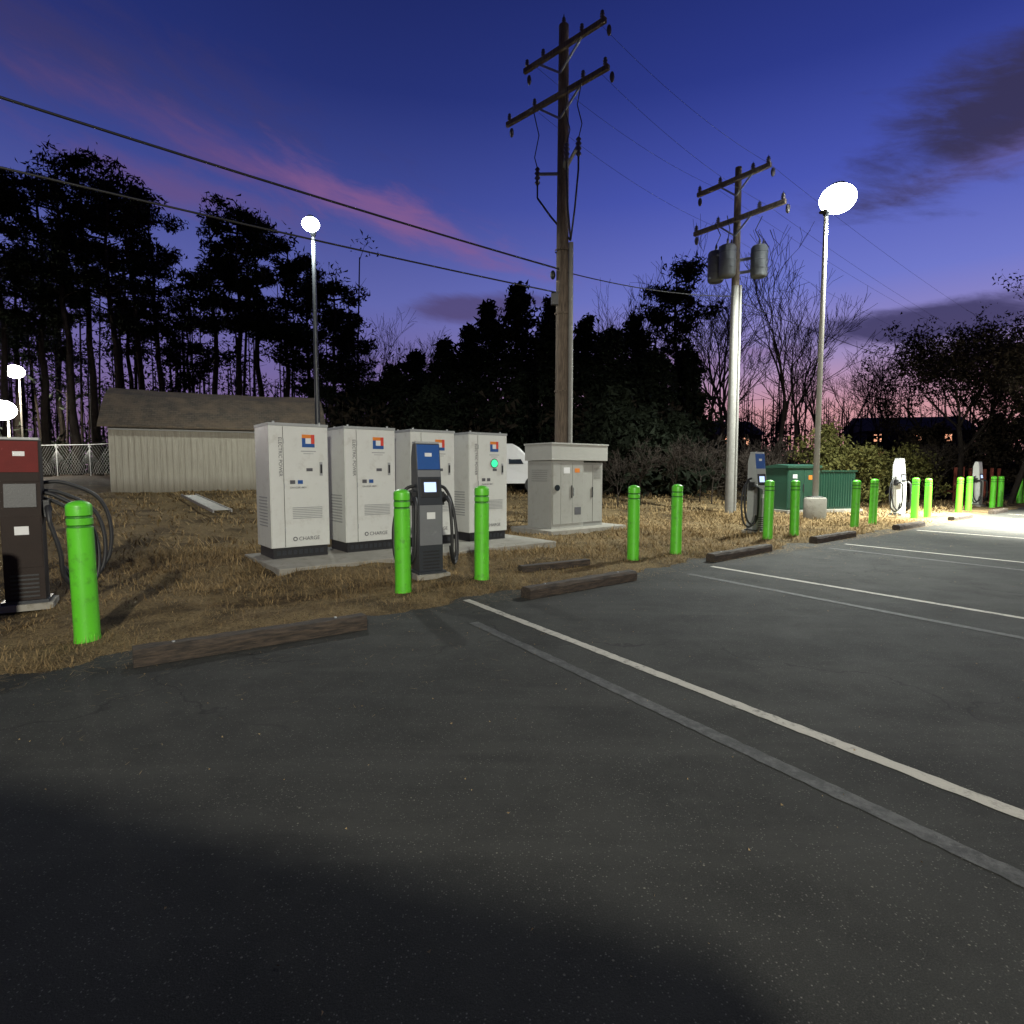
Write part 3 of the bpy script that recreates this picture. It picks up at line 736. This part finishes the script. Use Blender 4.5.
for tb,d,te,R in ((-.288,40,.118,2.9),(-.241,38,.148,3.0),(-.193,36,.18,3.0),(-.15,38,.20,2.9),(-.11,35,.222,2.8),(-.072,37,.245,2.7),(-.034,35,.283,2.6),(.007,34,.321,2.7),(.048,36,.297,2.8),(.076,33,.255,2.5),
                (.126,34,.258,2.8),(.162,32,.24,2.6),(.203,34,.262,2.6),(.238,31,.20,2.3),(.30,34,.215,1.6),(.172,26,.14,2.2),(.234,26,.10,2.2),(.286,27,.09,1.4),(-.131,31,.14,2.4),(.03,31,.165,2.4)):
    x,y,H=place(tb,d,te); evergreen(x,y,H,R)

def bare(x,y,H,depth=5,name='bare_tree',r0=None,mt='barkg',spread=.5,nbr=3,leaf=None,rm=.006):
    sk=Skel(); tips=[]
    def grow(p,d,L,r,lev):
        n=3 if lev<2 else 2
        for k in range(n):
            d=d+rng.normal(0,.10+.03*lev,3); d[2]+=.05; d/=np.linalg.norm(d); q=p+d*L/n; r2=max(rm,r*(1-.28/n)); sk.seg(p,q,r,r2,5 if lev<2 else 3)
            if lev<depth:
                m_=1 if k<n-1 else nbr
                for _ in range(m_):
                    if k==0 and lev==0: break
                    s_=rng.normal(0,1,3); s_/=np.linalg.norm(s_); dd=d+s_*spread*rng.uniform(.7,1.3); dd[2]+=.12; dd/=np.linalg.norm(dd)
                    grow(q,dd,L*rng.uniform(.52,.78),max(rm,r2*.58),lev+1)
            else: tips.append(q)
            p=q; r=r2
    grow(np.zeros(3),np.array([0,0,1.]),H*.38,r0 or H*.011,0)
    top=max(v[:,2].max() for v in sk.V); k=H/top
    sk.V=[v*k for v in sk.V]
    LV=None
    if leaf:
        T=np.array(tips)*k; T=T[rng.random(len(T))<leaf[0]]; T=np.repeat(T,leaf[1],0)+rng.normal(0,leaf[2],(len(T)*leaf[1],3)); LV=leaf_tris(T,.16,1.8)
    return finish(name,sk,LV,[M[mt],M['brush']],(x,y,gz(x,y)-.1))
for tb,d,te in ((.229,42,.428),(.2,46,.348),(.324,40,.336),(.362,42,.336),(.397,36,.388),(.448,33,.417),(.483,38,.359),(.528,42,.293),(-.219,55,.283),(-.176,56,.255),(-.253,52,.26),(-.141,60,.24),(.359,50,.293),(.583,55,.241),(.152,50,.30),(.62,52,.20),(.66,50,.22),(.50,55,.24)):
    x,y,H=place(tb,d,te); bare(x,y,H,depth=4,rm=.012)
for tb,d,te in ((.769,27,.293),(.859,25,.307),(.953,26,.379),(.712,33,.213),(.816,34,.241),(.90,30,.30),(.79,30,.27),(.83,29,.22)):
    x,y,H=place(tb,d,te); bare(x,y,H,depth=5,spread=.75,nbr=3 if d<28 else 2,r0=.14,leaf=(.7,4,.18),mt='bark')
for tb,d,h in ((.345,22.5,2.8),(.324,24,3.0),(.419,22.5,2.6),(.445,24,2.9),(.402,25,3.0),(.221,21,2.6),(.276,21,2.6),(.183,20.5,2.2),(.678,28,3.0),(.729,27,3.2),(.488,26,3.0)):
    bare(tb*d,d,h,depth=4,spread=.9,r0=.03,name='bare_shrub',nbr=3)
def bush(x,y,R,H,m,name='shrub',n=2600,sz=.13):
    sk=Skel(); C=[]
    for i in range(60):
        a=rng.uniform(0,6.28); t=rng.uniform(0,1); e=np.array([math.cos(a)*R*t,math.sin(a)*R*.8*t,H*math.sqrt(max(0,1-t*t))*rng.uniform(.45,1.05)])
        sk.seg((0,0,0),e,.02,.006,3); C.append(e+rng.normal(0,.17,(n//60,3))*np.array([1.3,1.3,.9]))
    C=np.vstack(C); C[:,2]=np.abs(C[:,2]); finish(name,sk,leaf_tris(C,sz,1.7),[M['barkg'],m],(x,y,gz(x,y)-.05))
bush(13.6,25.0,2.2,3.1,M['shrub'],n=5200,sz=.16); bush(16.2,26.5,1.7,2.4,M['shrub'],n=3600,sz=.16); bush(18.7,27.5,1.5,2.4,M['shrub'],n=3000,sz=.15)
bush(10.6,24.6,1.6,1.9,M['brush'],n=2600)
bush(21.2,28.5,1.6,2.4,M['brush'],n=2600); bush(24.5,29.5,2.6,4.2,M['brush'],n=7000,sz=.2); bush(27.5,29,2.6,5.0,M['brush'],n=7000,sz=.2); bush(22.6,31.5,2.4,3.8,M['brush'],n=5000,sz=.2)
sk=Skel(); C=[]
for i in range(900):
    tb=rng.uniform(-.31,1.1); d=rng.uniform(28,46) if tb<.43 else rng.uniform(34,60)
    hh=rng.uniform(0,1)**1.3*(3.6 if tb<.32 else 1.7)
    x=tb*d; z0=gz(x,d)
    C.append(np.array([x,d,z0+hh])+rng.normal(0,.6,(34,3))); sk.seg((x,d,z0),(x+rng.normal(0,.4),d,z0+hh+.6),.02,.006,3)
finish('undergrowth',sk,leaf_tris(np.vstack(C),.34,1.9),[M['barkg'],M['brush']],(0,0,0))
sk=Skel(); C=[]
for i in range(620):
    a=rng.uniform(-58,62); d=rng.uniform(82,130); x=math.tan(math.radians(a))*d; z=gz(x,d); H=rng.uniform(6,13)*(1.25 if a>18 else 1.1)
    sk.seg((x,d,z),(x+rng.normal(0,.5),d,z+H),.16,.04,4)
    for k in range(14):
        t=rng.uniform(.25,1); bp=np.array([x,d,z+H*t]); e=bp+np.array([rng.normal(0,1.5),0,rng.uniform(.3,2.0)]); sk.seg(bp,e,.05,.025,3)
    for k in range(rng.integers(1,5)): C.append(np.array([x,d,z+H*rng.uniform(.02,.5)])+rng.normal(0,1,(12,3))*np.array([1.5,1,1.0]))
for i in range(120):
    tb=rng.uniform(.33,1.0); d=rng.uniform(54,70); x=tb*d; z=gz(x,d); H=rng.uniform(4,9)
    sk.seg((x,d,z),(x+rng.normal(0,.3),d,z+H),.09,.03,4)
    for k in range(12):
        t=rng.uniform(.2,1); bp=np.array([x,d,z+H*t]); e=bp+np.array([rng.normal(0,1.0),0,rng.uniform(.2,1.3)]); sk.seg(bp,e,.03,.015,3)
    C.append(np.array([x,d,z+H*rng.uniform(.1,.5)])+rng.normal(0,1,(12,3))*np.array([1.2,1,.9]))
finish('distant_trees',sk,leaf_tris(np.vstack(C),.6,1.6),[M['bark'],M['ever']],(0,0,0))

# ------------------------------------------------------------ dry grass
def scatter(n,smin,smax,nmin,nmax,pw,hmin,hmax,wd,flat,name,m):
    s=rng.uniform(smin,smax,n); nn=nmin+(nmax-nmin)*rng.uniform(0,1,n)**pw
    edge=0.10*np.sin(s*1.7)+0.07*np.sin(s*4.1+1)+0.05*np.sin(s*9.3+2)
    clump=.5+.25*(np.sin(s*3.3+np.sin(nn*4))*np.sin(nn*4.1+np.sin(s*2.1)*2)+np.sin(s*1.3+nn*.9+2*np.sin(nn*.7)))
    keep=(nn>edge-.05 if not flat else nn>-9)&(rng.random(n)<.12+.88*clump)
    for a0,a1,b0,b1 in ((-1.32,3.97,2.73,4.67),(4.88,7.42,3.93,5.42)): keep&=~((s>a0)&(s<a1)&(nn>b0)&(nn<b1))
    s=s[keep];nn=nn[keep]; n=len(s); z=tz(s,nn); z=np.maximum(z,.0) if flat else z
    x=OX+s*RX-nn*RY; y=OY+s*RY+nn*RX; dist=np.hypot(x,y); sc=np.clip(dist/8,.8,2.6)
    h=rng.uniform(hmin,hmax,n)*np.clip(sc,.8,1.4)*(.6+.8*clump[keep]); a=rng.uniform(0,2*np.pi,n)
    lean=rng.uniform(.5,3.2,n) if not flat else rng.uniform(8,30,n)
    dx=np.cos(a);dy=np.sin(a); L=np.sqrt(1+lean**2); w=wd*sc
    base=np.stack([x,y,z-.004 if not flat else z+.004+rng.uniform(0,.015,n)],-1); side=np.stack([-dy*w,dx*w,np.zeros(n)],-1)
    tip=base+np.stack([dx*lean/L*h,dy*lean/L*h,h/L],-1); mid=base*.45+tip*.55
    if not flat: mid[:,2]+=h*.10
    V=np.stack([base-side,base+side,mid+side*.7,tip,mid-side*.7],1).reshape(-1,3)
    k=np.arange(n)[:,None]*5
    T=np.stack([k+[0,1,2],k+[0,2,4],k+[4,2,3]],1).reshape(-1,3)
    npmesh(name,V,T,[m])
scatter(160000,-8.5,16,-.15,6,1.25,.035,.11,.0026,False,'dry_grass',M['straw'])
scatter(50000,-12,30,1,18,1.1,.06,.15,.006,False,'dry_grass',M['straw'])
scatter(16000,-8,20,-.45,1.6,1.2,.05,.16,.002,True,'loose_straw',M['straw2'])
scatter(1800,-6,14,-2.5,.0,.6,.03,.09,.0016,True,'loose_straw',M['straw2'])
n=1300; s=rng.uniform(-7,20,n); nn=-rng.uniform(0,1,n)**2.6*6; x=OX+s*RX-nn*RY; y=OY+s*RY+nn*RX
C=np.stack([x,y,np.full(n,.006)],-1); Vv=leaf_tris(C,.011,1.1); Vv[:,2]=np.clip(Vv[:,2],.003,.010); npmesh('asphalt_grit',Vv,np.arange(len(Vv)).reshape(-1,3),[M['straw2']])

# ------------------------------------------------------------ fences, distant buildings
b=MB()
for i in range(9):
    x=-36+i*2.2; y=36-i*.3; z=gz(x,y); b.tube([(x,y,z-.1),(x,y,z+1.9)],.03,M['steel'],8)
    if i<8:
        x2=x+2.2;y2=y-.3; z2=gz(x2,y2); b.tube([(x,y,z+1.85),(x2,y2,z2+1.85)],.02,M['steel'],6)
        for k in range(12):
            t=k/12
            for sg in (0,1):
                xa=x+2.2*t; xb=x+2.2*min(1,t+.5) if sg else x+2.2*max(0,t-.5); b.tube([(xa,y-.3*t,z+.1),(xb,y-.3*t,z+1.8)],.005,M['steel'],3,caps=False)
b.obj('chain_link_fence')
b=MB()
for i in range(7):
    x=20.6+i*.42; y=27.0+i*.1; z=gz(x,y); b.box(x-.06,x+.06,y-.03,y+.03,z-.1,z+1.55+.05*(i%2),M['redlit_fence'])
b.box(20.5,23.2,27.65,27.70,gz(22,27)+.4,gz(22,27)+.5,M['redlit_fence']); b.obj('wooden_fence')
def house(x,y,L,H,wins,rot):
    b=MB(); b.box(0,L,0,8,-1,H,M['brown']); b.prism([(-.5,H),(8.5,H),(4,H+2)],-.4,L+.4,M['shingle'])
    for xx,zz,k in wins: b.box(xx,xx+.9,-.05,-.01,zz,zz+.9,M[k])
    b.box(L*.4,L*.4+1,-.06,-.01,0,2.2,M['dark']); b.obj('distant_building',(x,y,1.0),rot)
house(45,74,12,5.4,[(.8,4.1,'winlit'),(5.3,4.2,'winlit'),(8.6,4.1,'winlit'),(1,1.9,'winlit'),(10,2.0,'winblue')],-.2)
house(25,74,7,5.0,[(2,3.8,'winlit'),(4.4,3.7,'winlit'),(5.6,2,'winlit')],.1)

# ------------------------------------------------------------ sky
w=bpy.data.worlds.new('World'); scene.world=w; w.use_nodes=True; nt=w.node_tree
try: w.cycles.sampling_method='NONE'
except Exception: pass
bg=nt.nodes['Background']
tc=nt.nodes.new('ShaderNodeTexCoord'); sp=nt.nodes.new('ShaderNodeSeparateXYZ'); nt.links.new(tc.outputs['Generated'],sp.inputs[0])
x_,y_,z_=sp.outputs
az=mth(nt,'ARCTAN2',x_,y_)
def ramp(stops):
    r=nt.nodes.new('ShaderNodeValToRGB'); nt.links.new(z_,r.inputs[0]); e=r.color_ramp.elements
    while len(e)<len(stops): e.new(.5)
    for k,(p,c) in enumerate(stops): e[k].position=p; e[k].color=(*c,1)
    return r.outputs[0]
left=ramp([(0,(.24,.13,.22)),(.12,(.20,.14,.33)),(.26,(.125,.14,.43)),(.40,(.052,.072,.30)),(.52,(.020,.033,.18)),(.65,(.011,.019,.115)),(1,(.005,.008,.04))])
right=ramp([(0,(.80,.37,.34)),(.09,(.68,.34,.38)),(.17,(.36,.28,.54)),(.27,(.17,.20,.62)),(.40,(.070,.098,.47)),(.52,(.028,.045,.27)),(.65,(.013,.023,.15)),(1,(.005,.008,.04))])
base=mixc(nt,smooth(nt,az,-.35,.5),left,right)
cv=nt.nodes.new('ShaderNodeCombineXYZ'); nt.links.new(mth(nt,'MULTIPLY_ADD',z_,.9,mth(nt,'MULTIPLY',az,1.0)),cv.inputs[0]); nt.links.new(mth(nt,'MULTIPLY',mth(nt,'MULTIPLY_ADD',az,.16,z_),3.0),cv.inputs[1])
n1=noise(nt,cv.outputs[0],3.6,7,.62,.5); n2=noise(nt,cv.outputs[0],13,5,.65,.4)
nz=mth(nt,'ADD',mth(nt,'MULTIPLY',n1,.6),mth(nt,'MULTIPLY',n2,.4))
def blob(a0,e0,wa,we,slope=0,k=2.6,lo=.25,hi=.75):
    da=mth(nt,'SUBTRACT',az,a0); de=mth(nt,'SUBTRACT',mth(nt,'SUBTRACT',z_,e0),mth(nt,'MULTIPLY',da,slope))
    u=mth(nt,'DIVIDE',da,wa); v=mth(nt,'DIVIDE',de,we)
    r=mth(nt,'SQRT',mth(nt,'ADD',mth(nt,'MULTIPLY',u,u),mth(nt,'MULTIPLY',v,v)))
    val=mth(nt,'ADD',mth(nt,'SUBTRACT',1,r),mth(nt,'MULTIPLY',mth(nt,'SUBTRACT',nz,.5),k))
    return smooth(nt,val,lo,hi)
c=base
c=mixc(nt,mth(nt,'MULTIPLY',blob(-.72,.50,.70,.11,-.10,3.0,.1,1.5),.6),c,(.058,.044,.125))
c=mixc(nt,mth(nt,'MULTIPLY',blob(-.36,.415,.34,.040,-.14,3.0,-.1,1.3),.60),c,(.17,.085,.24))
c=mixc(nt,mth(nt,'MULTIPLY',blob(-.18,.378,.24,.040,-.24,3.0,-.1,1.0),.8),c,(.25,.115,.29))
c=mixc(nt,mth(nt,'MULTIPLY',blob(-.50,.375,.24,.035,-.1,3.0,-.1,1.2),.6),c,(.16,.085,.23))
c=mixc(nt,mth(nt,'MULTIPLY',blob(.80,.395,.24,.035,.12,2.4,-.1,.9),.75),c,(.19,.13,.31))
c=mixc(nt,mth(nt,'MULTIPLY',blob(.75,.440,.30,.085,.2,2.4,.0,.7),.93),c,(.040,.034,.080))
c=mixc(nt,mth(nt,'MULTIPLY',blob(.62,.20,.20,.034,.0,1.6,.0,.5),.92),c,(.050,.044,.125))
c=mixc(nt,mth(nt,'MULTIPLY',blob(-.06,.262,.15,.030,.05,1.6,.0,.6),.8),c,(.085,.06,.16))
c=mixc(nt,mth(nt,'MULTIPLY',blob(.15,.17,.5,.03,0,2.6,.1,.7),.4),c,(.27,.14,.28))
back=mth(nt,'MULTIPLY_ADD',smooth(nt,y_,-.3,.5),.75,.25)
vm=nt.nodes.new('ShaderNodeVectorMath'); vm.operation='SCALE'; nt.links.new(c,vm.inputs[0]); nt.links.new(back,vm.inputs['Scale'])
nt.links.new(vm.outputs[0],bg.inputs[0]); bg.inputs[1].default_value=.95

# ------------------------------------------------------------ camera
cam=bpy.data.cameras.new('camera'); cam.sensor_width=36; cam.lens=36*580/1024; cam.clip_end=3000; cam.clip_start=.05
co=bpy.data.objects.new('camera',cam); COL.objects.link(co); co.location=(0,0,1.5); co.rotation_euler=(math.radians(90-4.14),0,0)
scene.camera=co
